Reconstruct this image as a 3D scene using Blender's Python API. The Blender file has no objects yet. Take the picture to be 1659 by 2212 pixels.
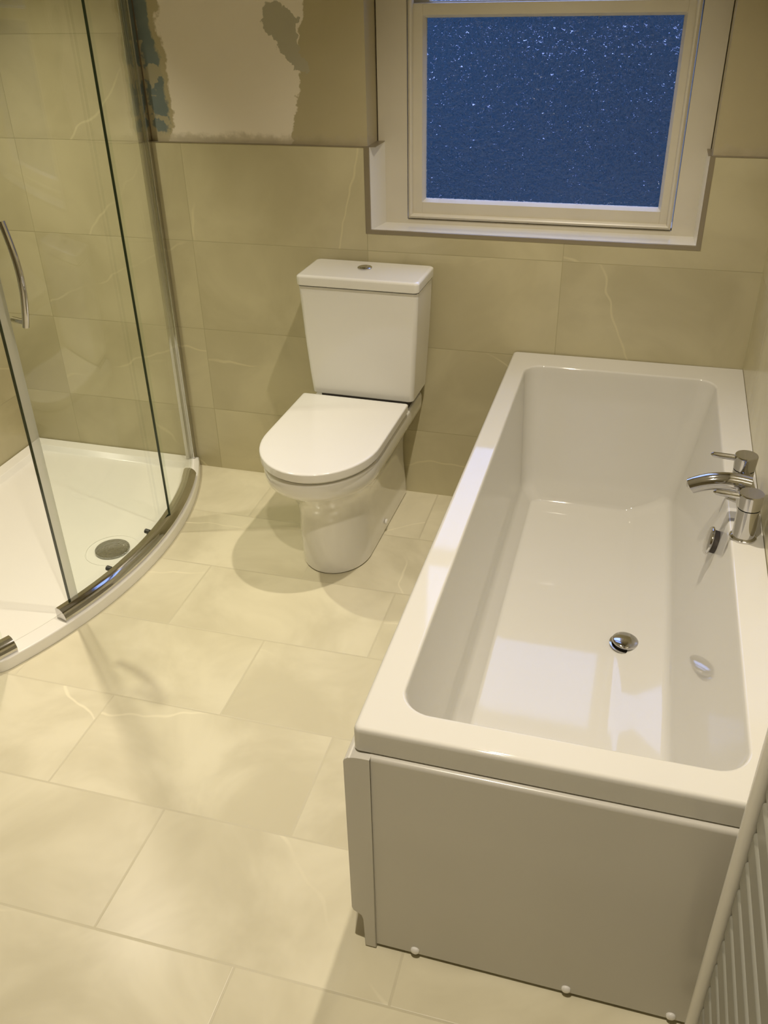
import bpy, bmesh, math, random
from mathutils import Vector, Matrix

# ------------------------------------------------------------------ camera, world, lights
S = bpy.context.scene
COL = S.collection
S.view_settings.view_transform = 'Standard'
S.view_settings.look = 'None'
S.view_settings.exposure = 0.0
S.view_settings.gamma = 1.0
S.view_settings.use_curve_mapping = False

W_PX, H_PX = 1659.0, 2212.0
F_PX, PPX, PPY = 1916.18, -11.37, -23.36
cam_d = bpy.data.cameras.new('camera')
cam = bpy.data.objects.new('camera', cam_d)
COL.objects.link(cam)
yaw, pit, rol = -0.29318, -0.54087, -0.02567
fw = Vector((math.sin(yaw) * math.cos(pit), math.cos(yaw) * math.cos(pit), math.sin(pit)))
rt = Vector((math.cos(yaw), -math.sin(yaw), 0))
up = rt.cross(fw)
r2 = math.cos(rol) * rt + math.sin(rol) * up
u2 = -math.sin(rol) * rt + math.cos(rol) * up
M = Matrix((r2, u2, -fw)).transposed().to_4x4()
M.translation = Vector((-0.29425, -2.64971, 1.60321))
cam.matrix_world = M
cam_d.sensor_fit = 'HORIZONTAL'
cam_d.sensor_width = 36.0
cam_d.lens = F_PX * 36.0 / W_PX
cam_d.shift_x = -PPX / W_PX
cam_d.shift_y = PPY / W_PX
cam_d.clip_start = 0.02
S.camera = cam

world = bpy.data.worlds.new('dusk_sky')
S.world = world
world.use_nodes = True
wn = world.node_tree
wn.nodes.clear()
tc = wn.nodes.new('ShaderNodeTexCoord')
sp = wn.nodes.new('ShaderNodeSeparateXYZ')
rp = wn.nodes.new('ShaderNodeValToRGB')
mr = wn.nodes.new('ShaderNodeMapRange')
bg = wn.nodes.new('ShaderNodeBackground')
wo = wn.nodes.new('ShaderNodeOutputWorld')
wn.links.new(tc.outputs['Generated'], sp.inputs[0])
wn.links.new(sp.outputs[2], mr.inputs[0])
mr.inputs[1].default_value = -1.0
mr.inputs[2].default_value = 1.0
wn.links.new(mr.outputs[0], rp.inputs[0])
# dark, uneven ground, hedges and roofs below the skyline
nz = wn.nodes.new('ShaderNodeTexNoise')
nz.inputs['Scale'].default_value = 9.0
nz.inputs['Detail'].default_value = 3.0
wn.links.new(tc.outputs['Generated'], nz.inputs['Vector'])
nr = wn.nodes.new('ShaderNodeMapRange')
nr.inputs[1].default_value, nr.inputs[2].default_value = 0.35, 0.68
nr.inputs[3].default_value, nr.inputs[4].default_value = 0.45, 2.0
wn.links.new(nz.outputs['Fac'], nr.inputs[0])
lo = wn.nodes.new('ShaderNodeMapRange')
lo.inputs[1].default_value, lo.inputs[2].default_value = 0.55, 0.66
wn.links.new(mr.outputs[0], lo.inputs[0])
k1 = wn.nodes.new('ShaderNodeMix')
k1.data_type = 'FLOAT'
wn.links.new(lo.outputs[0], k1.inputs[0])
wn.links.new(nr.outputs[0], k1.inputs[2])
k1.inputs[3].default_value = 1.0
sc_ = wn.nodes.new('ShaderNodeVectorMath')
sc_.operation = 'SCALE'
wn.links.new(rp.outputs[0], sc_.inputs[0])
wn.links.new(k1.outputs[0], sc_.inputs['Scale'])
wn.links.new(sc_.outputs[0], bg.inputs[0])
wn.links.new(bg.outputs[0], wo.inputs[0])
SKY = [(0.20, (0.0024, 0.0075, 0.017)), (0.40, (0.0028, 0.0085, 0.022)), (0.55, (0.0036, 0.0100, 0.0245)),
       (0.62, (0.02, 0.035, 0.11)), (0.69, (0.40, 0.48, 0.94)), (0.80, (0.32, 0.40, 0.78)), (1.0, (0.28, 0.36, 0.70))]
cr = rp.color_ramp
while len(cr.elements) < len(SKY):
    cr.elements.new(0.5)
for e, (p, c) in zip(cr.elements, SKY):
    e.position = p
    e.color = (*c, 1)
bg.inputs[1].default_value = 4.5

def downlight(name, loc, power, size=2.3, blend=0.7, rad=0.022, col=(1.0, 0.89, 0.73), aim=(0, 0, -1)):
    d = bpy.data.lights.new(name, 'SPOT')
    d.energy = power
    d.color = col
    d.spot_size = size
    d.spot_blend = blend
    d.shadow_soft_size = rad
    o = bpy.data.objects.new(name, d)
    COL.objects.link(o)
    o.location = loc
    o.rotation_euler = Vector(aim).to_track_quat('-Z', 'Y').to_euler()
    return o

downlight('downlight_bath', (-0.56, -0.82, 2.37), 80, size=1.82, blend=0.9)
downlight('downlight_shower', (-2.10, -0.60, 2.37), 125, size=1.32, blend=0.9)
downlight('downlight_door', (-0.58, -2.08, 2.37), 108, size=1.9, blend=0.9)

# ------------------------------------------------------------------ helpers
ORG = {}

def V(*a):
    return Vector(a)

def tag(o, label=None, cat=None, group=None, kind=None):
    if label: o['label'] = label
    if cat: o['category'] = cat
    if group: o['group'] = group
    if kind: o['kind'] = kind
    return o

def thing(name, loc, label, cat, group=None, kind=None):
    o = bpy.data.objects.new(name, None)
    o.empty_display_size = 0.05
    COL.objects.link(o)
    o.location = loc
    ORG[o.name] = Vector(loc)
    return tag(o, label, cat, group, kind)

def obj(name, bm, mat, parent=None, angle=35, label=None, kind=None):
    bmesh.ops.recalc_face_normals(bm, faces=bm.faces[:])
    org = ORG[parent.name] if parent else Vector((0, 0, 0))
    if parent:
        bmesh.ops.translate(bm, vec=-org, verts=bm.verts[:])
    me = bpy.data.meshes.new(name)
    bm.to_mesh(me)
    bm.free()
    me.materials.append(mat)
    me.polygons.foreach_set('use_smooth', [True] * len(me.polygons))
    me.set_sharp_from_angle(angle=math.radians(angle))
    o = bpy.data.objects.new(name, me)
    COL.objects.link(o)
    wmod = o.modifiers.new('flat_faces', 'WEIGHTED_NORMAL')
    wmod.keep_sharp = True
    wmod.weight = 80
    if parent:
        o.parent = parent
    ORG[o.name] = org
    if label: o['label'] = label
    if kind: o['kind'] = kind
    return o

def struct(name, bm, mat, parent=None, label=None):
    o = obj(name, bm, mat, parent)
    if parent is None:
        o['kind'] = 'structure'
        if label: o['label'] = label
    return o

def add_box(bm, x0, x1, y0, y1, z0, z1, bev=0.0, seg=2):
    vs = [bm.verts.new((x, y, z)) for x in (x0, x1) for y in (y0, y1) for z in (z0, z1)]
    idx = [(0, 1, 3, 2), (4, 6, 7, 5), (0, 4, 5, 1), (2, 3, 7, 6), (0, 2, 6, 4), (1, 5, 7, 3)]
    fs = [bm.faces.new([vs[i] for i in f]) for f in idx]
    if bev > 0:
        es = set(e for f in fs for e in f.edges)
        bmesh.ops.bevel(bm, geom=list(es), offset=bev, segments=seg, profile=0.5, affect='EDGES')
    return bm

def box(*a, **k):
    return add_box(bmesh.new(), *a, **k)

def add_loft(bm, rings, cap0=True, cap1=True, closed=True):
    vr = [[bm.verts.new(p) for p in r] for r in rings]
    n = len(vr[0])
    for a, b in zip(vr, vr[1:]):
        for i in range(n if closed else n - 1):
            j = (i + 1) % n
            bm.faces.new((a[i], a[j], b[j], b[i]))
    if cap0: bm.faces.new(vr[0][::-1])
    if cap1: bm.faces.new(vr[-1])
    return bm

def loft(*a, **k):
    return add_loft(bmesh.new(), *a, **k)

def add_prism(bm, poly, axis, a0, a1, bev=0.0):
    """poly: 2-D points; axis: 0 -> (a, p, q), 1 -> (p, a, q), 2 -> (p, q, a)"""
    def mk(p, a):
        return {0: (a, p[0], p[1]), 1: (p[0], a, p[1]), 2: (p[0], p[1], a)}[axis]
    n0 = len(bm.faces)
    v0 = [bm.verts.new(mk(p, a0)) for p in poly]
    v1 = [bm.verts.new(mk(p, a1)) for p in poly]
    fs = [bm.faces.new(v0[::-1]), bm.faces.new(v1)]
    for i in range(len(poly)):
        j = (i + 1) % len(poly)
        fs.append(bm.faces.new((v0[i], v0[j], v1[j], v1[i])))
    if bev > 0:
        es = set(e for f in fs for e in f.edges)
        bmesh.ops.bevel(bm, geom=list(es), offset=bev, segments=2, profile=0.5, affect='EDGES')
    return bm

def prism(*a, **k):
    return add_prism(bmesh.new(), *a, **k)

def frames(pts):
    pts = [Vector(p) for p in pts]
    ts = []
    for i in range(len(pts)):
        a = pts[max(i - 1, 0)]
        b = pts[min(i + 1, len(pts) - 1)]
        ts.append((b - a).normalized())
    ref = Vector((0, 0, 1)) if abs(ts[0].z) < 0.9 else Vector((1, 0, 0))
    n = (ref - ts[0] * ref.dot(ts[0])).normalized()
    out = []
    for t in ts:
        n = (n - t * n.dot(t)).normalized()
        out.append((n, t.cross(n)))
    return pts, out

def add_tube(bm, pts, radii, seg=20, flat=1.0):
    if not hasattr(radii, '__len__'):
        radii = [radii] * len(pts)
    P, fr = frames(pts)
    rings = []
    for p, (n, b), r in zip(P, fr, radii):
        rings.append([p + r * (math.cos(2 * math.pi * k / seg) * n * flat + math.sin(2 * math.pi * k / seg) * b) for k in range(seg)])
    return add_loft(bm, rings)

def tube(*a, **k):
    return add_tube(bmesh.new(), *a, **k)

def add_lathe(bm, prof, c, axis=(0, 0, 1), seg=40):
    """prof: (radius, height) list along axis, from c; ends capped."""
    ax = Vector(axis).normalized()
    ref = Vector((1, 0, 0)) if abs(ax.x) < 0.9 else Vector((0, 1, 0))
    n = (ref - ax * ref.dot(ax)).normalized()
    b = ax.cross(n)
    c = Vector(c)
    rings = [[c + ax * h + r * (math.cos(2 * math.pi * k / seg) * n + math.sin(2 * math.pi * k / seg) * b) for k in range(seg)] for r, h in prof]
    return add_loft(bm, rings)

def lathe(*a, **k):
    return add_lathe(bmesh.new(), *a, **k)

def rrect(x0, x1, y0, y1, r, z, n=10):
    """rounded rectangle ring, counter-clockwise from the right-front corner"""
    pts = []
    for cx, cy, a0 in ((x1 - r, y0 + r, -90), (x1 - r, y1 - r, 0), (x0 + r, y1 - r, 90), (x0 + r, y0 + r, 180)):
        for k in range(n + 1):
            a = math.radians(a0 + 90.0 * k / n)
            pts.append(Vector((cx + r * math.cos(a), cy + r * math.sin(a), z)))
    return pts

# ------------------------------------------------------------------ materials
class NT:
    def __init__(s, name):
        s.m = bpy.data.materials.new(name)
        s.m.use_nodes = True
        s.t = s.m.node_tree
        s.t.nodes.clear()
        s.out = s.new('ShaderNodeOutputMaterial')
    def new(s, k): return s.t.nodes.new(k)
    def put(s, sock, v):
        if isinstance(v, bpy.types.NodeSocket): s.t.links.new(v, sock)
        elif isinstance(v, (tuple, list)) and len(v) == 3 and sock.type == 'RGBA': sock.default_value = (*v, 1)
        else: sock.default_value = v
    def math(s, op, a, b=0.0, c=0.0, clamp=False):
        n = s.new('ShaderNodeMath'); n.operation = op; n.use_clamp = clamp
        s.put(n.inputs[0], a); s.put(n.inputs[1], b); s.put(n.inputs[2], c)
        return n.outputs[0]
    def mix(s, f, a, b):
        n = s.new('ShaderNodeMix'); n.data_type = 'RGBA'
        s.put(n.inputs['Factor'], f); s.put(n.inputs[6], a); s.put(n.inputs[7], b)
        return n.outputs[2]
    def smooth(s, v, a, b):
        n = s.new('ShaderNodeMapRange'); n.interpolation_type = 'SMOOTHSTEP'
        s.put(n.inputs[0], v); s.put(n.inputs[1], a); s.put(n.inputs[2], b)
        return n.outputs[0]
    def noise(s, vec, scale, detail=3.0, rough=0.5, dist=0.0):
        n = s.new('ShaderNodeTexNoise')
        s.put(n.inputs['Vector'], vec)
        n.inputs['Scale'].default_value = scale
        n.inputs['Detail'].default_value = detail
        n.inputs['Roughness'].default_value = rough
        n.inputs['Distortion'].default_value = dist
        return n.outputs['Fac']
    def pos(s):
        g = s.new('ShaderNodeNewGeometry'); return g.outputs['Position']
    def sep(s, v):
        n = s.new('ShaderNodeSeparateXYZ'); s.put(n.inputs[0], v); return n.outputs[0], n.outputs[1], n.outputs[2]
    def comb(s, x, y, z):
        n = s.new('ShaderNodeCombineXYZ'); s.put(n.inputs[0], x); s.put(n.inputs[1], y); s.put(n.inputs[2], z); return n.outputs[0]
    def bump(s, h, strength, dist):
        n = s.new('ShaderNodeBump'); n.inputs['Strength'].default_value = strength
        n.inputs['Distance'].default_value = dist
        s.put(n.inputs['Height'], h); return n.outputs[0]
    def principled(s, base, rough, metal=0.0, normal=None, coat=0.0, spec=0.5, ior=1.5, coat_rough=0.03):
        b = s.new('ShaderNodeBsdfPrincipled')
        s.put(b.inputs['Base Color'], base); s.put(b.inputs['Roughness'], rough)
        s.put(b.inputs['Metallic'], metal); s.put(b.inputs['IOR'], ior)
        b.inputs['Coat Weight'].default_value = coat
        b.inputs['Coat Roughness'].default_value = coat_rough
        b.inputs['Specular IOR Level'].default_value = spec
        if normal is not None: s.put(b.inputs['Normal'], normal)
        s.t.links.new(b.outputs[0], s.out.inputs[0])
        return s.m

def plain(name, col, rough, metal=0.0, var=0.03, scale=6.0, coat=0.0, bump=0.0):
    n = NT(name)
    p = n.pos()
    f = n.noise(p, scale, 3)
    c2 = tuple(max(0, c * (1 - var * 2)) for c in col)
    nm = n.bump(n.noise(p, 60, 2), bump, 0.001) if bump else None
    return n.principled(n.mix(f, col, c2), rough, metal, nm, coat)

def tile_mat(name, ua, va, u0, v0, w, h, brick, col, grout, gw, rough, rot=0.0, vein=0.5):
    n = NT(name)
    P = n.sep(n.pos())
    pu, pv = P[ua], P[va]
    if rot:
        du = n.math('SUBTRACT', pu, u0); dv = n.math('SUBTRACT', pv, v0)
        pu = n.math('ADD', n.math('MULTIPLY_ADD', dv, rot, du), u0)
        pv = n.math('ADD', n.math('MULTIPLY_ADD', du, -rot, dv), v0)
    u = n.math('DIVIDE', n.math('SUBTRACT', pu, u0), w)
    v = n.math('DIVIDE', n.math('SUBTRACT', pv, v0), h)
    row = n.math('FLOOR', v)
    if brick:
        u = n.math('MULTIPLY_ADD', n.math('FLOORED_MODULO', row, 2.0), 0.5, u)
    cell = n.math('FLOOR', u)
    eu = n.math('MULTIPLY', n.math('SUBTRACT', 0.5, n.math('ABSOLUTE', n.math('SUBTRACT', n.math('FRACT', u), 0.5))), w)
    ev = n.math('MULTIPLY', n.math('SUBTRACT', 0.5, n.math('ABSOLUTE', n.math('SUBTRACT', n.math('FRACT', v), 0.5))), h)
    e = n.math('MINIMUM', eu, ev)
    gm = n.math('SUBTRACT', 1.0, n.smooth(e, gw * 0.5, gw))
    wn_ = n.new('ShaderNodeTexWhiteNoise'); wn_.noise_dimensions = '3D'
    n.put(wn_.inputs['Vector'], n.comb(cell, row, 3.7))
    rnd = wn_.outputs['Value']
    off = n.math('MULTIPLY', rnd, 17.0)
    q = n.comb(n.math('ADD', pu, off), n.math('ADD', pv, n.math('MULTIPLY', off, 1.7)), off)
    cloud = n.noise(q, 3.2, 4, 0.55, 0.6)
    fine = n.noise(q, 14, 3, 0.5)
    c_dark = tuple(c * k for c, k in zip(col, (0.88, 0.87, 0.83)))
    c_lite = tuple(min(1, c * k) for c, k in zip(col, (1.06, 1.06, 1.05)))
    base = n.mix(n.smooth(cloud, 0.32, 0.68), c_dark, c_lite)
    base = n.mix(n.math('MULTIPLY', n.math('SUBTRACT', fine, 0.5, clamp=True), 0.35), base, c_lite)
    ang = n.math('MULTIPLY_ADD', rnd, 2.6, 0.35)
    dl = n.math('ADD', n.math('MULTIPLY', pu, n.math('COSINE', ang)), n.math('MULTIPLY', pv, n.math('SINE', ang)))
    dl = n.math('MULTIPLY_ADD', n.math('SUBTRACT', n.noise(q, 3.0, 3, 0.55), 0.5), 0.16, dl)
    fl = n.math('ABSOLUTE', n.math('SUBTRACT', n.math('FRACT', n.math('MULTIPLY_ADD', dl, 2.1, off)), 0.5))
    vv = n.math('SUBTRACT', 1.0, n.smooth(fl, 0.0015, 0.011))
    vmask = n.smooth(n.noise(q, 2.6, 2), 0.42, 0.55)
    base = n.mix(n.math('MULTIPLY', n.math('MULTIPLY', vv, vmask), vein), base, tuple(min(1, c * 1.28) for c in col))
    tone = n.math('MULTIPLY_ADD', rnd, 0.05, 0.975)
    hs = n.new('ShaderNodeHueSaturation')
    n.put(hs.inputs['Value'], tone); n.put(hs.inputs['Color'], base)
    base = n.mix(gm, hs.outputs[0], grout)
    r = n.math('MULTIPLY_ADD', gm, 0.35, n.math('MULTIPLY_ADD', cloud, 0.10, rough - 0.05))
    nm = n.bump(n.math('SUBTRACT', n.math('MULTIPLY', cloud, 0.15), gm), 0.35, 0.0012)
    return n.principled(base, r, 0.0, nm)

TILE = (0.57, 0.52, 0.34)
GROUT = (0.52, 0.47, 0.34)
m_floor = tile_mat('floor_tile', 0, 1, -0.8672, -0.8941, 0.6, 0.2993, True, (0.76, 0.71, 0.535), (0.64, 0.59, 0.425), 0.0032, 0.24, rot=0.0084, vein=0.58)
m_wall = tile_mat('wall_tile', 0, 2, -0.5091, 1.1519, 0.6, 0.3026, False, TILE, (0.46, 0.415, 0.25), 0.0016, 0.30, vein=0.55)
m_side = tile_mat('side_wall_tile', 1, 2, -0.3, 1.1519, 0.6, 0.3026, False, TILE, (0.46, 0.415, 0.25), 0.0016, 0.22, vein=0.55)
m_ceramic = plain('white_ceramic', (0.86, 0.845, 0.80), 0.10, var=0.01, coat=0.6)
m_seat = plain('white_seat_plastic', (0.87, 0.855, 0.82), 0.16, var=0.01, coat=0.3)
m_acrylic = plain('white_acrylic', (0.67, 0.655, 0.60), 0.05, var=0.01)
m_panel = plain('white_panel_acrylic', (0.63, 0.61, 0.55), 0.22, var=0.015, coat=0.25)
m_tray = plain('white_tray_resin', (0.87, 0.85, 0.79), 0.25, var=0.01, coat=0.2)
m_chrome = plain('chrome', (0.62, 0.61, 0.60), 0.07, metal=1.0, var=0.02)
m_satin = plain('satin_trim', (0.38, 0.33, 0.24), 0.4, metal=0.6, var=0.03)
m_rubber = plain('black_rubber', (0.02, 0.02, 0.02), 0.5)
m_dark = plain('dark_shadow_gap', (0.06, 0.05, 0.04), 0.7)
m_paint = plain('old_white_gloss_paint', (0.76, 0.71, 0.58), 0.32, var=0.06, scale=9, bump=0.08)
m_ceil = plain('ceiling_paint', (0.86, 0.83, 0.76), 0.9, var=0.02)
m_sill = plain('sill_tile', (0.82, 0.80, 0.74), 0.16, var=0.03, coat=0.3)
m_radiator = plain('white_radiator_enamel', (0.74, 0.72, 0.65), 0.25, var=0.02)
m_rad_bar = plain('shaded_radiator_bar', (0.26, 0.255, 0.21), 0.28, var=0.03)  # bars' shade put into the colour, a darker copy of the upright enamel
m_wallpaint = plain('bare_wall_paint', (0.55, 0.48, 0.34), 0.85, var=0.06, bump=0.15)

def wet_chrome():
    n = NT('wet_chrome')
    p = n.pos()
    nm = n.bump(n.noise(p, 75, 3, 0.7), 1.0, 0.03)
    return n.principled((0.42, 0.42, 0.39), 0.10, 1.0, nm)
m_wet = wet_chrome()

def thin_glass(name, tint, refl=1.0):
    n = NT(name)
    tr = n.new('ShaderNodeBsdfTransparent'); n.put(tr.inputs[0], tint)
    gl = n.new('ShaderNodeBsdfGlossy'); n.put(gl.inputs[0], (1, 1, 1)); gl.inputs['Roughness'].default_value = 0.01
    fr = n.new('ShaderNodeFresnel')
    geo = n.new('ShaderNodeNewGeometry')
    n.put(fr.inputs[0], n.math('MULTIPLY_ADD', geo.outputs['Backfacing'], 1 / 1.42 - 1.42, 1.42))
    mx = n.new('ShaderNodeMixShader')
    n.put(mx.inputs[0], n.math('MULTIPLY', fr.outputs[0], refl))
    n.t.links.new(tr.outputs[0], mx.inputs[1]); n.t.links.new(gl.outputs[0], mx.inputs[2])
    n.t.links.new(mx.outputs[0], n.out.inputs[0])
    return n.m
m_glass = thin_glass('clear_shower_glass', (0.955, 0.975, 0.95), 0.8)
m_glass_edge = plain('glass_edge_dark_green', (0.035, 0.05, 0.025), 0.2)

def seal_mat():
    n = NT('clear_plastic_seal')
    tr = n.new('ShaderNodeBsdfTransparent'); n.put(tr.inputs[0], (0.93, 0.94, 0.91))
    df = n.new('ShaderNodeBsdfPrincipled'); n.put(df.inputs['Base Color'], (0.72, 0.72, 0.66)); df.inputs['Roughness'].default_value = 0.2
    mx = n.new('ShaderNodeMixShader'); mx.inputs[0].default_value = 0.42
    n.t.links.new(tr.outputs[0], mx.inputs[1]); n.t.links.new(df.outputs[0], mx.inputs[2])
    n.t.links.new(mx.outputs[0], n.out.inputs[0])
    return n.m
m_seal = seal_mat()

def obscured_glass():
    n = NT('obscured_window_glass')
    p = n.pos()
    a = n.noise(p, 75, 2, 0.5, 0.8)
    b = n.noise(p, 190, 2, 0.5)
    c = n.smooth(n.noise(p, 85, 3, 0.6, 1.5), 0.64, 0.82)
    h = n.math('MULTIPLY_ADD', c, 2.2, n.math('MULTIPLY_ADD', b, 0.30, a))
    nm = n.bump(h, 1.0, 0.0042)
    rf = n.new('ShaderNodeBsdfRefraction'); n.put(rf.inputs[0], (0.90, 0.95, 1.0))
    rf.inputs['Roughness'].default_value = 0.12; rf.inputs['IOR'].default_value = 1.35
    n.put(rf.inputs['Normal'], nm)
    gl = n.new('ShaderNodeBsdfGlossy'); gl.inputs['Roughness'].default_value = 0.12; n.put(gl.inputs['Normal'], nm)
    mx = n.new('ShaderNodeMixShader'); mx.inputs[0].default_value = 0.05
    n.t.links.new(rf.outputs[0], mx.inputs[1]); n.t.links.new(gl.outputs[0], mx.inputs[2])
    n.t.links.new(mx.outputs[0], n.out.inputs[0])
    return n.m
m_window = obscured_glass()

def plaster_mat():
    """half skimmed, half old paint: ragged patches with a shape of their own"""
    n = NT('patched_plaster')
    p = n.pos()
    x, y, z = n.sep(p)
    wob = n.math('MULTIPLY', n.math('SUBTRACT', n.noise(p, 11, 4, 0.65), 0.5), 0.085)
    wob2 = n.math('MULTIPLY', n.math('SUBTRACT', n.noise(p, 30, 3, 0.6), 0.5), 0.05)
    xw = n.math('ADD', n.math('ADD', x, wob), n.math('MULTIPLY', wob2, 0.5))
    zw = n.math('ADD', z, wob2)
    paint = n.mix(n.noise(p, 5, 3), (0.44, 0.385, 0.235), (0.51, 0.445, 0.275))
    skim = n.mix(n.noise(p, 4, 3), (0.84, 0.76, 0.63), (0.88, 0.81, 0.69))
    xr = n.math('MULTIPLY_ADD', n.math('SUBTRACT', z, 1.18), 0.16, -1.335)
    m_l = n.smooth(xw, -1.738, -1.728)
    m_r = n.math('SUBTRACT', 1.0, n.smooth(n.math('SUBTRACT', xw, xr), -0.003, 0.003))
    c = n.mix(n.math('MULTIPLY', m_l, m_r), paint, skim)
    # bare grey patch inside the skim
    def blob(cx, cz, rx, rz, rotk):
        dx = n.math('SUBTRACT', xw, cx)
        dz = n.math('SUBTRACT', zw, cz)
        dx2 = n.math('MULTIPLY_ADD', dz, rotk, dx)
        a = n.math('POWER', n.math('DIVIDE', dx2, rx), 2.0)
        b = n.math('POWER', n.math('DIVIDE', dz, rz), 2.0)
        return n.math('SUBTRACT', 1.0, n.smooth(n.math('ADD', a, b), 0.92, 1.06))
    grey = n.mix(n.noise(p, 9, 2), (0.44, 0.41, 0.30), (0.49, 0.455, 0.335))
    c = n.mix(blob(-1.352, 1.470, 0.050, 0.060, 0.35), c, grey)
    c = n.mix(blob(-1.315, 1.400, 0.030, 0.055, 0.45), c, grey)
    # torn blue paint next to the shower
    blue = n.mix(n.noise(p, 13, 3), (0.13, 0.17, 0.17), (0.22, 0.255, 0.23))
    lean = n.math('MULTIPLY_ADD', n.math('SUBTRACT', z, 1.18), 0.05, 0.0)
    xb = n.math('ADD', xw, lean)
    mb = n.math('MULTIPLY', n.smooth(xb, -1.800, -1.790), n.math('SUBTRACT', 1.0, n.smooth(xb, -1.748, -1.738)))
    mb = n.math('MULTIPLY', mb, n.smooth(zw, 1.172, 1.180))
    gap = n.smooth(n.noise(p, 16, 3, 0.6), 0.54, 0.57)
    c = n.mix(n.math('MULTIPLY', mb, n.math('SUBTRACT', 1.0, n.math('MULTIPLY', gap, 0.8))), c, blue)
    # dusty, grouty band along the tile edge
    band = n.math('SUBTRACT', 1.0, n.smooth(zw, 1.165, 1.186))
    c = n.mix(n.math('MULTIPLY', band, 0.6), c, n.mix(n.noise(p, 22, 3), (0.30, 0.26, 0.16), (0.62, 0.55, 0.40)))
    nm = n.bump(n.noise(p, 40, 3), 0.25, 0.002)
    return n.principled(c, 0.85, 0.0, nm)
m_plaster = plaster_mat()

# ------------------------------------------------------------------ the room
XL = -2.50
YF = -4.20
ZC = 2.40
def wall_x(y): return 0.043 + 0.0135 * max(y, -1.70)
T = 1.152

struct('floor', box(XL - 0.1, 0.15, YF - 0.1, 0.0, -0.06, 0.0), m_floor, label='cream stone-effect floor tiles in half bond')
struct('ceiling', box(XL - 0.1, 0.15, YF - 0.1, 0.3, ZC, ZC + 0.06), m_ceil, label='plain white ceiling')
struct('wall_left', box(XL - 0.1, XL, YF - 0.1, 0.3, 0, ZC), m_side, label='tiled left wall of the shower')
struct('wall_front', box(XL - 0.1, 0.15, YF - 0.1, YF, 0, ZC), m_wallpaint, label='plain wall behind the viewer')
bm = bmesh.new()
add_prism(bm, [(wall_x(0.0), 0.0), (wall_x(0.0) + 0.12, 0.0), (wall_x(YF) + 0.12, YF), (wall_x(YF), YF), (wall_x(-1.7), -1.70)], 2, 0, ZC)
struct('wall_right', bm, m_side, label='tiled right wall beside the bath')

# back wall: plaster around the window opening, tiles in front of it
WX0, WX1 = -1.104, -0.138          # plaster opening
wb = thing('wall_back', (0, 0, 0), None, None, kind='structure')
wb['label'] = 'window wall, tiled below and patched bare plaster above'
bm = bmesh.new()
add_box(bm, -1.813, WX0, 0.010, 0.32, 0.0, ZC)
add_box(bm, WX1, 0.10, 0.010, 0.32, 0.0, ZC)
add_box(bm, WX0, WX1, 0.010, 0.32, 0.0, 0.89)
add_box(bm, WX0, WX1, 0.010, 0.32, 2.20, ZC)
obj('plaster', bm, m_plaster, wb)
bm = bmesh.new()
add_box(bm, XL, -1.813, 0.0, 0.32, 0.0, ZC)
obj('shower_tiles', bm, m_wall, wb)
bm = bmesh.new()
HX0, HX1, HZ = -1.113, -0.131, 0.9035
add_prism(bm, [(-1.813, 0), (0.05, 0), (0.05, T), (HX1, T), (HX1, HZ), (HX0, HZ), (HX0, T), (-1.813, T)], 1, 0.0, 0.010)
obj('wall_tiles', bm, m_wall, wb)
# tiled reveals, slightly splayed, and the sill
bm = bmesh.new()
add_prism(bm, [(-1.104, 0.002), (-1.0985, 0.002), (-1.078, 0.112), (-1.104, 0.112)], 2, 0.905, T)
add_prism(bm, [(-0.138, 0.002), (-0.1445, 0.002), (-0.150, 0.112), (-0.138, 0.112)], 2, 0.905, T)
obj('reveal_tiles', bm, m_sill, wb)
bm = bmesh.new()
add_box(bm, -1.1005, -0.1425, 0.002, 0.13, 0.89, 0.9125, bev=0.001)
obj('window_sill', bm, m_sill, wb)

# metal trims round the recess and along the top of the tiles
bm = bmesh.new()
tb = HZ - 0.001
add_prism(bm, [(HX0, tb), (HX1, tb), (HX1, T + 0.001), (-0.1445, T + 0.001), (-0.1445, 0.914), (-1.0975, 0.914), (-1.0975, T + 0.001), (HX0, T + 0.001)], 1, -0.0012, 0.008)
struct('trim_1', bm, m_satin, label='satin metal edge trim framing the tiled window recess')
bm = bmesh.new()
add_box(bm, -1.813, -1.101, -0.001, 0.0098, T, T + 0.0022)
add_box(bm, -1.104, -1.079, 0.0098, 0.112, T, T + 0.0022)
struct('trim_2', bm, m_satin, label='thin edge trim on the tiles left of the window')
bm = bmesh.new()
add_box(bm, -0.141, 0.05, -0.001, 0.0098, T, T + 0.0022)
add_box(bm, -0.150, -0.138, 0.0098, 0.112, T, T + 0.0022)
struct('trim_3', bm, m_satin, label='thin edge trim on the tiles right of the window')
struct('trim_4', box(-1.824, -1.809, -0.004, 0.012, T - 0.0, ZC, bev=0.001), plain('brown_edge_trim', (0.16, 0.12, 0.07), 0.45), label='dark edge strip where the shower tiles end')

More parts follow.
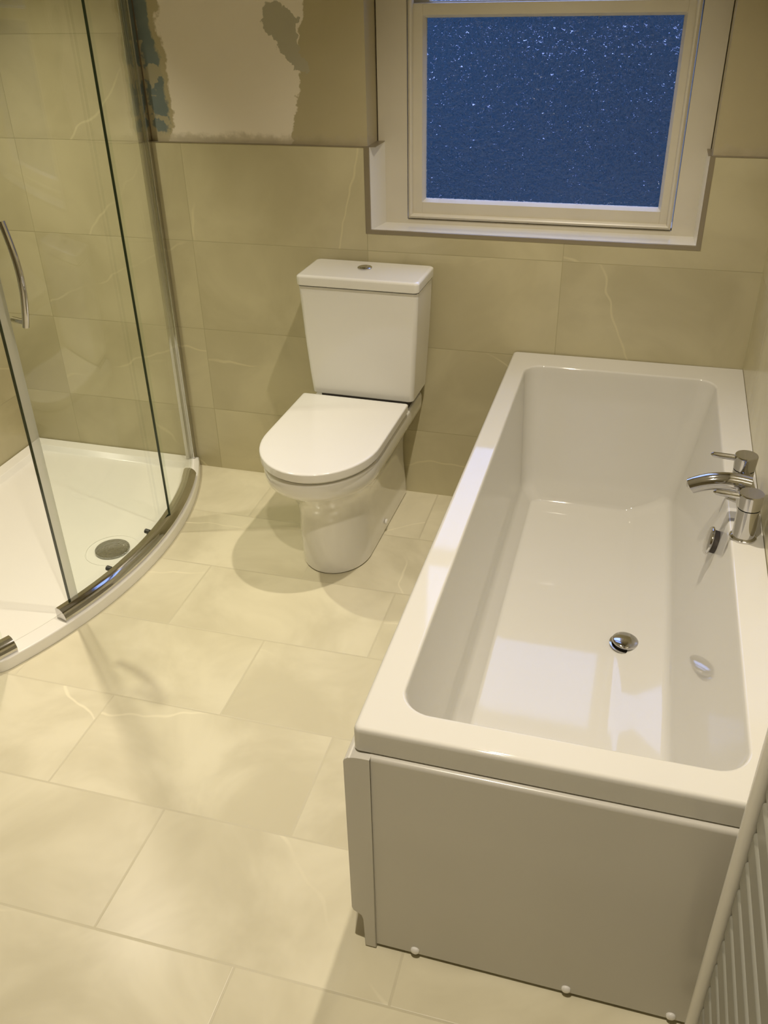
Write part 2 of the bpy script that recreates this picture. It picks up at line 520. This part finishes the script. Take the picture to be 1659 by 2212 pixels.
# ------------------------------------------------------------------ the window
win = thing('window_1', (-0.61, 0.12, 0.9), None, None, kind='structure')
win['label'] = 'old white sash window with obscured glass'
def frame_bm(x0, x1, z0, z1, wl, wr, wb_, wt, y0, y1, bev=0.002):
    bm = bmesh.new()
    add_box(bm, x0, x0 + wl, y0, y1, z0, z1, bev)
    add_box(bm, x1 - wr, x1, y0, y1, z0, z1, bev)
    add_box(bm, x0 + wl - 0.001, x1 - wr + 0.001, y0, y1, z0, z0 + wb_, bev)
    add_box(bm, x0 + wl - 0.001, x1 - wr + 0.001, y0, y1, z1 - wt, z1, bev)
    return bm
ZT = 2.16
SX0, SX1 = -1.0085, -0.2130       # inner edge of the frame (sash opening)
SZ0 = 0.926
obj('window_frame', frame_bm(-1.10, -0.140, 0.905, ZT + 0.05, 0.0915, 0.073, SZ0 - 0.905, 0.05, 0.110, 0.22), m_paint, win)
# staff bead round the sash
bm = bmesh.new()
bw_ = 0.014
def bead(p, q, inn):
    a, b = Vector(p), Vector(q)
    t = (b - a).normalized(); i = Vector(inn)
    prof = [(0.0, 0.0), (0.0, -0.004), (0.003, -0.008), (0.007, -0.010), (0.011, -0.008), (bw_, -0.003), (bw_, 0.012), (0.0, 0.012)]
    r0 = [a + i * u + t * u + Vector((0, v, 0)) for u, v in prof]
    r1 = [b + i * u - t * u + Vector((0, v, 0)) for u, v in prof]
    add_loft(bm, [r0, r1])
g_ = 0.0032
bead((SX0 + g_, 0.112, SZ0 + g_), (SX1 - g_, 0.112, SZ0 + g_), (0, 0, 1))
bead((SX0 + g_, 0.112, ZT), (SX0 + g_, 0.112, SZ0 + g_), (1, 0, 0))
bead((SX1 - g_, 0.112, SZ0 + g_), (SX1 - g_, 0.112, ZT), (-1, 0, 0))
obj('staff_bead', bm, m_paint, win)
bm = bmesh.new()
add_box(bm, SX0, SX1, 0.1245, 0.126, SZ0, SZ0 + 0.004)
obj('bead_gap', bm, m_dark, win)
GX0, GX1, GZ0, GZ1 = -0.956, -0.258, 0.985, 1.483
lx0, lx1, lz0, lz1 = SX0 + 0.010, SX1 - 0.010, SZ0 + 0.008, 1.517
low = obj('lower_sash', frame_bm(lx0, lx1, lz0, lz1, GX0 - 0.007 - lx0, lx1 - GX1 - 0.007, GZ0 - 0.007 - lz0, lz1 - GZ1 - 0.004, 0.116, 0.158, 0.0025), m_paint, win)
bm = bmesh.new()
def putty(x0, x1, z0, z1, y0, y1, w):
    # chamfered glazing moulding
    prof = [(0, y0), (w, y1), (w, y1 + 0.01), (0, y1 + 0.01)]
    c = [(x0, z0), (x1, z0), (x1, z1), (x0, z1)]
    ins = [(1, 1), (-1, 1), (-1, -1), (1, -1)]
    rings = [[Vector((cx + sx * u, v, cz + sz * u)) for u, v in prof] for (cx, cz), (sx, sz) in zip(c, ins)]
    add_loft(bm, rings + [rings[0]], cap0=False, cap1=False)
putty(GX0 - 0.008, GX1 + 0.008, GZ0 - 0.008, GZ1 + 0.005, 0.1165, 0.134, 0.008)
obj('glazing_moulding', bm, m_paint, low)
obj('glass_pane', box(GX0 - 0.003, GX1 + 0.003, 0.138, 0.142, GZ0 - 0.003, GZ1 + 0.003), m_window, low)
upx0, upx1 = SX0 + 0.004, SX1 - 0.004
ups = obj('upper_sash', frame_bm(upx0, upx1, 1.486, ZT, 0.050, 0.050, 0.034, 0.06, 0.164, 0.204, 0.0025), m_paint, win)
obj('glass_pane', box(upx0 + 0.048, upx1 - 0.048, 0.184, 0.188, 1.518, ZT - 0.058), m_window, ups)

# ------------------------------------------------------------------ bath
BX0, BY0, BZ = -0.643, -1.676, 0.5605
bath = thing('bathtub', (-0.30, -0.84, 0.0), 'long white rectangular built-in bath along the right wall under the window', 'bathtub')
NC = 10
def outer_ring(d, z, r=0.012):
    """outer outline of the rim, right side following the wall; d = inset"""
    pts = []
    xa, xb = BX0 + d, wall_x(BY0) - 0.001
    xc = wall_x(0) - 0.001
    ya, yb = BY0 + d, -0.001
    def corner(cx, cy, r_, a0):
        for k in range(NC + 1):
            a = math.radians(a0 + 90.0 * k / NC)
            pts.append(Vector((cx + r_ * math.cos(a), cy + r_ * math.sin(a), z)))
    corner(xb - 0.002, ya + 0.002, 0.002, -90)
    corner(xc - 0.002, yb - 0.002, 0.002, 0)
    corner(xa + r, yb - r, r * 0.5, 90)
    corner(xa + r, ya + r, r, 180)
    return pts
def rr(x0, x1, y0, y1, r, z): return rrect(x0, x1, y0, y1, r, z, NC)
rings = [
    outer_ring(0.004, 0.5105), outer_ring(0.0, 0.5125), outer_ring(0.0, 0.551), outer_ring(0.0015, 0.5565), outer_ring(0.0045, 0.5595), outer_ring(0.0085, 0.5605),
    rr(-0.5865, -0.0315, -1.6215, -0.0985, 0.058, 0.5605),
    rr(-0.5830, -0.0350, -1.6180, -0.1020, 0.055, 0.5592),
    rr(-0.5808, -0.0372, -1.6150, -0.1045, 0.053, 0.5555),
    rr(-0.5800, -0.0390, -1.6125, -0.1065, 0.052, 0.545),
    rr(-0.5730, -0.0600, -1.5900, -0.1330, 0.050, 0.43),
    rr(-0.5650, -0.0870, -1.5600, -0.1680, 0.046, 0.30),
    rr(-0.5610, -0.1010, -1.5350, -0.1860, 0.044, 0.232),
    rr(-0.5590, -0.1050, -1.5280, -0.1910, 0.042, 0.215),
    rr(-0.5560, -0.1110, -1.5200, -0.1960, 0.040, 0.203),
    rr(-0.5500, -0.1240, -1.5050, -0.2010, 0.038, 0.193),
    rr(-0.5330, -0.1800, -1.4500, -0.2110, 0.034, 0.171),
    rr(-0.5270, -0.2080, -1.4250, -0.2160, 0.030, 0.161),
    rr(-0.5235, -0.2180, -1.4150, -0.2210, 0.028, 0.1580),
    rr(-0.5180, -0.2260, -1.4050, -0.2290, 0.026, 0.1568),
    rr(-0.5080, -0.2350, -1.3900, -0.2450, 0.022, 0.1563),
]
obj('tub', loft(rings, cap0=False, cap1=True), m_acrylic, bath, angle=65)
# waste plug
bm = lathe([(0.037, 0.0), (0.037, 0.002), (0.031, 0.0035)], (-0.210, -0.862, 0.1600), (0.06, 0, 1))
plug_ring = obj('waste_flange', bm, m_chrome, bath)
bm = lathe([(0.024, 0.0035), (0.024, 0.010)], (-0.210, -0.862, 0.1600), (0.06, 0, 1))
obj('waste_gap', bm, m_dark, bath)
prof = [(0.031, 0.008), (0.0325, 0.010), (0.032, 0.012)] + [(0.032 * math.cos(a), 0.012 + 0.006 * math.sin(a)) for a in [0.3, 0.6, 0.9, 1.2, 1.4, 1.52]]
obj('waste_plug', lathe(prof, (-0.210, -0.862, 0.1605), (0.06, 0, 1)), m_chrome, bath, label='domed chrome waste plug')
# overflow
oc, oax = (-0.0535, -0.862, 0.489), (-0.98, 0, 0.2)
obj('overflow_gap', lathe([(0.026, -0.004), (0.026, 0.010)], oc, oax), m_dark, bath)
prof = [(0.031, 0.009), (0.0325, 0.011), (0.032, 0.014)] + [(0.032 * math.cos(a), 0.014 + 0.005 * math.sin(a)) for a in [0.3, 0.6, 0.9, 1.2, 1.4, 1.52]]
obj('overflow_cover', lathe(prof, oc, oax), m_chrome, bath, label='round chrome overflow cover')

# side panel with its stepped plinth
poly = [(-0.612, 0.003), (-0.634, 0.003), (-0.634, 0.082), (-0.637, 0.094), (-0.645, 0.099), (-0.654, 0.103), (-0.657, 0.112),
        (-0.657, 0.494), (-0.6545, 0.500), (-0.648, 0.505), (-0.612, 0.5085), (-0.6125, 0.5085)]
sp_ = thing('bath_side_panel', (-0.63, -0.84, 0), 'white moulded panel closing the long side of the bath, recessed at the foot', 'bath panel')
obj('panel', prism(poly, 1, -1.689, -0.004, bev=0.0012), m_panel, sp_)
ep = thing('bath_end_panel', (-0.30, -1.68, 0), 'flat white panel closing the near end of the bath', 'bath panel')
bm = bmesh.new()
y0, y1 = -1.684, -1.668
poly = [(y1, 0.010), (y0, 0.010), (y0, 0.500), (y0 + 0.0015, 0.5050), (y0 + 0.005, 0.5085), (y1, 0.5090)]
add_prism(bm, poly, 0, -0.6119, wall_x(-1.68) - 0.001)
obj('panel', bm, m_panel, ep, angle=50)
for x in (-0.537, -0.257, -0.076):
    prof = [(0.0085, -0.001), (0.0085, 0.002)] + [(0.0085 * math.cos(a), 0.002 + 0.005 * math.sin(a)) for a in [0.3, 0.6, 0.9, 1.2, 1.5]]
    obj('screw_cap', lathe(prof, (x, y0, 0.0205), (0, -1, 0), seg=24), m_seat, ep, label='white plastic screw cap')

# ------------------------------------------------------------------ bath mixer tap
tap = thing('bath_mixer_tap', (-0.006, -0.87, BZ), 'chrome two-handled mixer tap on the right rim of the bath', 'tap')
TX = -0.012
TY = (-0.945, -0.775)
for ty in TY:
    b = obj('pillar', lathe([(0.027, 0.0), (0.027, 0.004), (0.0245, 0.0065), (0.0225, 0.008), (0.0225, 0.072)], (TX, ty, BZ)), m_chrome, tap)
    h = obj('handle', lathe([(0.0220, 0.0735), (0.0230, 0.0745), (0.0248, 0.104), (0.0246, 0.1065), (0.0235, 0.108)], (TX, ty, BZ)), m_chrome, tap)
    zt = BZ + 0.098
    obj('lever', tube([(TX - 0.018, ty, zt), (TX - 0.035, ty, zt + 0.001), (TX - 0.055, ty, zt + 0.002), (TX - 0.070, ty, zt + 0.003), (TX - 0.0745, ty, zt + 0.003)],
                      [0.0068, 0.0068, 0.0066, 0.0058, 0.0020], seg=16), m_chrome, h)
obj('cross_body', tube([(TX, TY[0], BZ + 0.054), (TX, -0.86, BZ + 0.062), (TX, TY[1], BZ + 0.054)], [0.020, 0.021, 0.020], seg=24), m_chrome, tap)
pts, rad = [], []
for k in range(15):
    s = k / 14
    pts.append((TX + 0.004 - 0.116 * s, -0.860, BZ + 0.078 + 0.013 * math.sin(s * 2.0) - 0.028 * s * s))
    rad.append(0.0210 - 0.0030 * s)
pts.append((pts[-1][0] - 0.004, -0.860, pts[-1][2] - 0.004)); rad.append(0.009)
obj('spout', tube(pts, rad, seg=24), m_chrome, tap)

# ------------------------------------------------------------------ toilet
TC = -1.108
toilet = thing('toilet', (TC, -0.35, 0.0), 'white close-coupled toilet with its D-shaped lid closed, under the window', 'toilet')
def dring(yb, yf, hw, z, n=14, cx=TC, k=1.22, rb=0.012):
    """D shaped ring: square back at yb, round front at yf"""
    r = hw * k
    pts = []
    ys = yf + r
    pts += [Vector((cx + hw, yb - rb, z)), Vector((cx + hw, yb - 0.25 * (yb - ys), z)), Vector((cx + hw, yb - 0.6 * (yb - ys), z))]
    pts = pts[::-1]
    out = []
    # start at the back right corner, walk back -> left -> front -> right
    for a in (0, 30, 60, 90):
        t = math.radians(a)
        out.append(Vector((cx + hw - rb + rb * math.cos(t), yb - rb + rb * math.sin(t), z)))
    for a in (90, 120, 150, 180):
        t = math.radians(a)
        out.append(Vector((cx - hw + rb + rb * math.cos(t), yb - rb + rb * math.sin(t), z)))
    for f in (0.25, 0.5, 0.75):
        out.append(Vector((cx - hw, yb - rb + (ys - yb + rb) * f, z)))
    for i in range(2 * n + 1):
        t = math.pi + math.pi * i / (2 * n)
        ct, st = math.cos(t), math.sin(t)
        e = 1.0
        out.append(Vector((cx + hw * math.copysign(abs(ct) ** e, ct), ys + r * math.copysign(abs(st) ** e, st), z)))
    for f in (0.75, 0.5, 0.25):
        out.append(Vector((cx + hw, yb - rb + (ys - yb + rb) * f, z)))
    return out
pan = [dring(-0.004, -0.548, 0.106, 0.002, cx=TC + 0.006), dring(-0.004, -0.551, 0.109, 0.006, cx=TC + 0.006), dring(-0.004, -0.554, 0.110, 0.06, cx=TC + 0.006),
       dring(-0.004, -0.557, 0.111, 0.13, cx=TC + 0.005), dring(-0.004, -0.560, 0.110, 0.19, cx=TC + 0.006), dring(-0.004, -0.570, 0.113, 0.225, cx=TC + 0.005),
       dring(-0.004, -0.590, 0.122, 0.262, cx=TC + 0.004), dring(-0.004, -0.628, 0.140, 0.300, cx=TC + 0.002), dring(-0.004, -0.665, 0.158, 0.328), dring(-0.004, -0.684, 0.168, 0.343), dring(-0.004, -0.689, 0.170, 0.356),
       dring(-0.004, -0.692, 0.171, 0.372), dring(-0.004, -0.692, 0.171, 0.388), dring(-0.004, -0.690, 0.1695, 0.394), dring(-0.008, -0.684, 0.165, 0.397)]
# narrow the rear of the skirt a little, as the casting does
for r in pan[:9]:
    for p in r:
        t = max(0.0, min(1.0, (p.y + 0.30) / 0.30)) * max(0.0, min(1.0, (p.z - 0.03) / 0.12)) * 1.0
        p.x = TC + (p.x - TC) * (1 - 0.10 * t)
obj('pan', loft(pan), m_ceramic, toilet, angle=60)
obj('bolt_cover', lathe([(0.009, -0.004), (0.009, 0.002), (0.006, 0.0035)], (TC + 0.1215, -0.270, 0.040), (1, 0, 0), seg=20), m_ceramic, toilet)
LW = 0.176
seat = [dring(-0.205, -0.684, LW - 0.012, 0.3975), dring(-0.202, -0.688, LW - 0.009, 0.399), dring(-0.202, -0.688, LW - 0.009, 0.406), dring(-0.205, -0.684, LW - 0.012, 0.4075)]
obj('seat', loft(seat), m_seat, toilet, angle=50)
lid = [dring(-0.194, -0.699, LW - 0.004, 0.4085, rb=0.006), dring(-0.192, -0.703, LW - 0.001, 0.410, rb=0.006), dring(-0.192, -0.705, LW, 0.4315, rb=0.006), dring(-0.193, -0.704, LW - 0.001, 0.4345, rb=0.006),
       dring(-0.195, -0.701, LW - 0.0035, 0.4362, rb=0.006), dring(-0.200, -0.694, LW - 0.010, 0.4370, rb=0.006), dring(-0.215, -0.675, LW - 0.030, 0.4373, rb=0.006)]
obj('lid', loft(lid), m_seat, toilet, angle=50)
for sx in (-1, 1):
    obj('hinge', tube([(TC + sx * 0.075, -0.190, 0.404), (TC + sx * 0.105, -0.190, 0.404)], 0.009, seg=16), m_seat, toilet)
# cistern: tapered body, gap, lid, button
CC = TC + 0.016
def cring(hw, yf, yb, z, r=0.014):
    return rrect(CC - hw, CC + hw, yf, yb, r, z, 5)
cb = [cring(0.165, -0.168, -0.006, 0.430), cring(0.168, -0.171, -0.006, 0.433), cring(0.173, -0.176, -0.006, 0.50), cring(0.181, -0.183, -0.006, 0.63), cring(0.188, -0.189, -0.006, 0.785)]
cis = obj('cistern', loft(cb), m_ceramic, toilet, angle=40)
obj('cistern_gap', box(CC - 0.184, CC + 0.184, -0.184, -0.008, 0.784, 0.790), m_dark, cis)
obj('cistern_shadow_foot', box(CC - 0.145, CC + 0.145, -0.150, -0.010, 0.395, 0.432), m_dark, cis)  # foot coloured dark to stand for the shade between cistern and pan
cl = [cring(0.1895, -0.192, -0.004, 0.7885), cring(0.1915, -0.194, -0.004, 0.791), cring(0.192, -0.1945, -0.004, 0.812), cring(0.1908, -0.193, -0.005, 0.8165), cring(0.187, -0.189, -0.008, 0.8190), cring(0.181, -0.183, -0.014, 0.8198)]
obj('cistern_lid', loft(cl), m_ceramic, cis, angle=50)
bt = obj('flush_button', lathe([(0.0225, 0.0), (0.0225, 0.0035), (0.0205, 0.0050), (0.0165, 0.0042)], (CC - 0.008, -0.080, 0.8195), seg=32), m_chrome, cis, label='round chrome dual-flush button')
add_ = lathe([(0.0145, 0.0040), (0.0145, 0.0062), (0.0125, 0.0074), (0.004, 0.0080)], (CC - 0.008, -0.080, 0.8195), seg=32)
obj('button_cap', add_, m_chrome, cis)
toilet.rotation_euler.z = math.radians(-1.3)
toilet.location.y -= 0.004

# ------------------------------------------------------------------ shower tray
OX, OY = -2.924, -0.600
def arcx(R, y): return OX + math.sqrt(R * R - (y - OY) ** 2)
def arc(R, y0, y1, n, z):
    return [Vector((arcx(R, y0 + (y1 - y0) * k / n), y0 + (y1 - y0) * k / n, z)) for k in range(n + 1)]
tray = thing('shower_tray', (-2.05, -0.6, 0), 'low white bow-fronted shower tray in the left corner', 'shower tray')
def tray_ring(d, z, rc=0.045):
    """d = inset from the outer outline"""
    R = 1.275 - d
    x0, y1, y0 = XL + 0.003 + d, -0.003 - d, -1.205 + d
    pts = [Vector((x0, y0, z)), Vector((x0, y1, z))]
    pts += arc(R, y1, y0 + rc, 40, z)
    a = pts[-1]
    e = Vector((arcx(R, y0 + rc) - rc * 0.85, y0, z))
    c = Vector((arcx(R, y0 + rc * 0.2), y0 + rc * 0.02, z))
    for k in range(1, 9):
        t = k / 8
        pts.append(a * (1 - t) ** 2 + c * 2 * t * (1 - t) + e * t * t)
    return pts
rings = [tray_ring(0.0, 0.001), tray_ring(0.0, 0.031), tray_ring(0.0015, 0.035), tray_ring(0.005, 0.037), tray_ring(0.050, 0.037), tray_ring(0.055, 0.0360), tray_ring(0.066, 0.0200), tray_ring(0.074, 0.0165), tray_ring(0.30, 0.0130)]
obj('tray', loft(rings, cap0=False), m_tray, tray, angle=50)
dc = (-1.806, -0.620, 0.0160)
def ring_pts(r, h):
    return [Vector((dc[0] + r * math.cos(2 * math.pi * k / 48), dc[1] + r * math.sin(2 * math.pi * k / 48), dc[2] + h)) for k in range(48)]
obj('waste_recess', loft([ring_pts(0.088, -0.004), ring_pts(0.0865, 0.0008), ring_pts(0.084, 0.0008), ring_pts(0.0825, -0.004)], cap0=False, cap1=False), m_tray, tray)
prof = [(0.054, 0.0), (0.055, 0.003), (0.0545, 0.007)] + [(0.0545 * math.cos(a), 0.007 + 0.003 * math.sin(a)) for a in (0.3, 0.6, 0.9, 1.2, 1.45)]
obj('waste_cover', lathe(prof, dc, seg=48), m_wet, tray, label='round wet chrome waste cover')

# ------------------------------------------------------------------ shower enclosure
enc = thing('shower_enclosure', (-1.70, -0.6, 0.037), 'curved clear glass shower enclosure with chrome rails', 'shower enclosure')
ZG0, ZG1 = 0.062, 1.95
def curved_panel(R, y0, y1, n=28, z0=ZG0, z1=ZG1, th=0.006):
    rings = []
    for k in range(n + 1):
        y = y0 + (y1 - y0) * k / n
        nx, ny = (arcx(R, y) - OX) / R, (y - OY) / R
        a = Vector((arcx(R, y), y, 0)); b = a - Vector((nx, ny, 0)) * th
        rings.append([Vector((a.x, a.y, z0)), Vector((b.x, b.y, z0)), Vector((b.x, b.y, z1)), Vector((a.x, a.y, z1))])
    return loft(rings)
fix = obj('fixed_glass', curved_panel(1.256, -0.028, -0.455), m_glass, enc)
def edge_strip(R, y, th=0.006, w=0.003):
    nx, ny = (arcx(R, y) - OX) / R, (y - OY) / R
    a = Vector((arcx(R, y), y, 0)); nn = Vector((nx, ny, 0)); tt = Vector((-ny, nx, 0))
    c = [a + nn * 0.0004, a - nn * (th + 0.0004), a - nn * (th + 0.0004) - tt * w, a + nn * 0.0004 - tt * w]
    return loft([[Vector((p.x, p.y, ZG0)) for p in c], [Vector((p.x, p.y, ZG1)) for p in c]])
obj('glass_edge', edge_strip(1.256, -0.455), m_glass_edge, fix)
door = obj('sliding_door', curved_panel(1.234, -0.385, -0.925, z0=0.070), m_glass, enc, label='curved sliding glass door')
obj('door_seal', curved_panel(1.236, -0.922, -0.948, n=4, th=0.010), m_seal, door)
obj('glass_edge', edge_strip(1.237, -0.949, th=0.010, w=0.0015), m_glass_edge, door)
# handle: bowed chrome bar on two stubs
hy = -0.905
hn = Vector(((arcx(1.234, hy) - OX) / 1.234, (hy - OY) / 1.234, 0))
hp = Vector((arcx(1.234, hy), hy, 0))
pts = []
HZ0, HZ1 = 0.878, 1.128
for k in range(17):
    s = k / 16
    z = HZ0 + (HZ1 - HZ0) * s
    pts.append(hp + hn * (0.030 + 0.022 * math.sin(math.pi * s)) + Vector((0, 0, z)))
hd = obj('handle', tube(pts, 0.0085, seg=20), m_chrome, door)
for z in (HZ0 + 0.012, HZ1 - 0.012):
    a = hp + Vector((0, 0, z)) - hn * 0.012
    obj('handle_mount', tube([a, a + hn * 0.044], 0.0075, seg=16), m_chrome, hd)
# rails
def rail_bm(y0, y1, z0, z1, Ri=1.228, Ro=1.268, n=40):
    prof = [(Ri, z0), (Ro, z0), (Ro + 0.002, z0 + 0.35 * (z1 - z0)), (Ro - 0.002, z0 + 0.62 * (z1 - z0)), (Ro - 0.010, z0 + 0.86 * (z1 - z0)), (Ro - 0.020, z1), (Ri + 0.006, z1), (Ri, z1 - 0.005)]
    rings = []
    for k in range(n + 1):
        y = y0 + (y1 - y0) * k / n
        a = math.asin((y - OY) / 1.25)
        rings.append([Vector((OX + R * math.cos(a), OY + R * math.sin(a), z)) for R, z in prof])
    return loft(rings)
obj('bottom_rail', rail_bm(-0.150, -1.000, 0.0375, 0.074), m_chrome, enc, angle=25)
obj('top_rail', rail_bm(-0.03, -1.17, 1.935, 1.975), m_chrome, enc, angle=25)
cl_ = obj('corner_rail', rail_bm(-1.140, -1.190, 0.0375, 0.074, n=6), m_chrome, enc, angle=25)
for y in (-0.560, -0.775):
    x = arcx(1.228, y)
    obj('roller', lathe([(0.008, 0.0), (0.008, 0.014), (0.006, 0.016)], (x - 0.002, y, 0.064), (-1, 0, 0.2), seg=18), m_rubber, enc, label='small dark door roller')
bm = box(-1.836, -1.822, -0.034, -0.0005, 0.038, 1.975, bev=0.003)
add_box(bm, -1.823, -1.806, -0.024, -0.0005, 0.038, 1.975, bev=0.003)
obj('wall_profile', bm, m_chrome, enc, label='chrome wall channel')
bm = curved_panel(1.256, -1.165, -1.190, n=4)
obj('corner_glass', bm, m_glass, enc)
obj('return_glass', box(XL + 0.01, -1.822, -1.190, -1.184, 0.05, 1.95), m_glass, enc)

# ------------------------------------------------------------------ towel radiator
RX, RY0, RY1 = -0.060, -1.770, -2.270
rad_ = thing('towel_radiator', (RX + 0.04, -2.02, 0.0), 'flat-bar ladder towel radiator with shade painted into its bars on the right wall past the bath end', 'radiator')
for ry in (RY0, RY1):
    obj('upright', tube([(RX, ry, 0.13), (RX, ry, 1.30)], 0.0120, seg=24), m_radiator, rad_)
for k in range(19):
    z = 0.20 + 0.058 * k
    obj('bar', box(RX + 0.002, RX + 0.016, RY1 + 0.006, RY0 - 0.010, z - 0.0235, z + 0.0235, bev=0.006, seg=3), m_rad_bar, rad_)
for ry in (RY0 - 0.06, RY1 + 0.06):
    for z in (0.27, 1.15):
        obj('wall_bracket', tube([(RX + 0.005, ry, z), (wall_x(ry) - 0.0002, ry, z)], 0.009, seg=12), m_chrome, rad_)
for ry in (RY0, RY1):
    bm = lathe([(0.011, 0.0), (0.011, 0.03), (0.014, 0.031), (0.014, 0.06)], (RX, ry, 0.072), seg=20)
    add_tube(bm, [(RX, ry, 0.082), (wall_x(ry) - 0.0002, ry, 0.082)], 0.0085, seg=14)
    obj('valve', bm, m_chrome, rad_, label='chrome radiator valve')
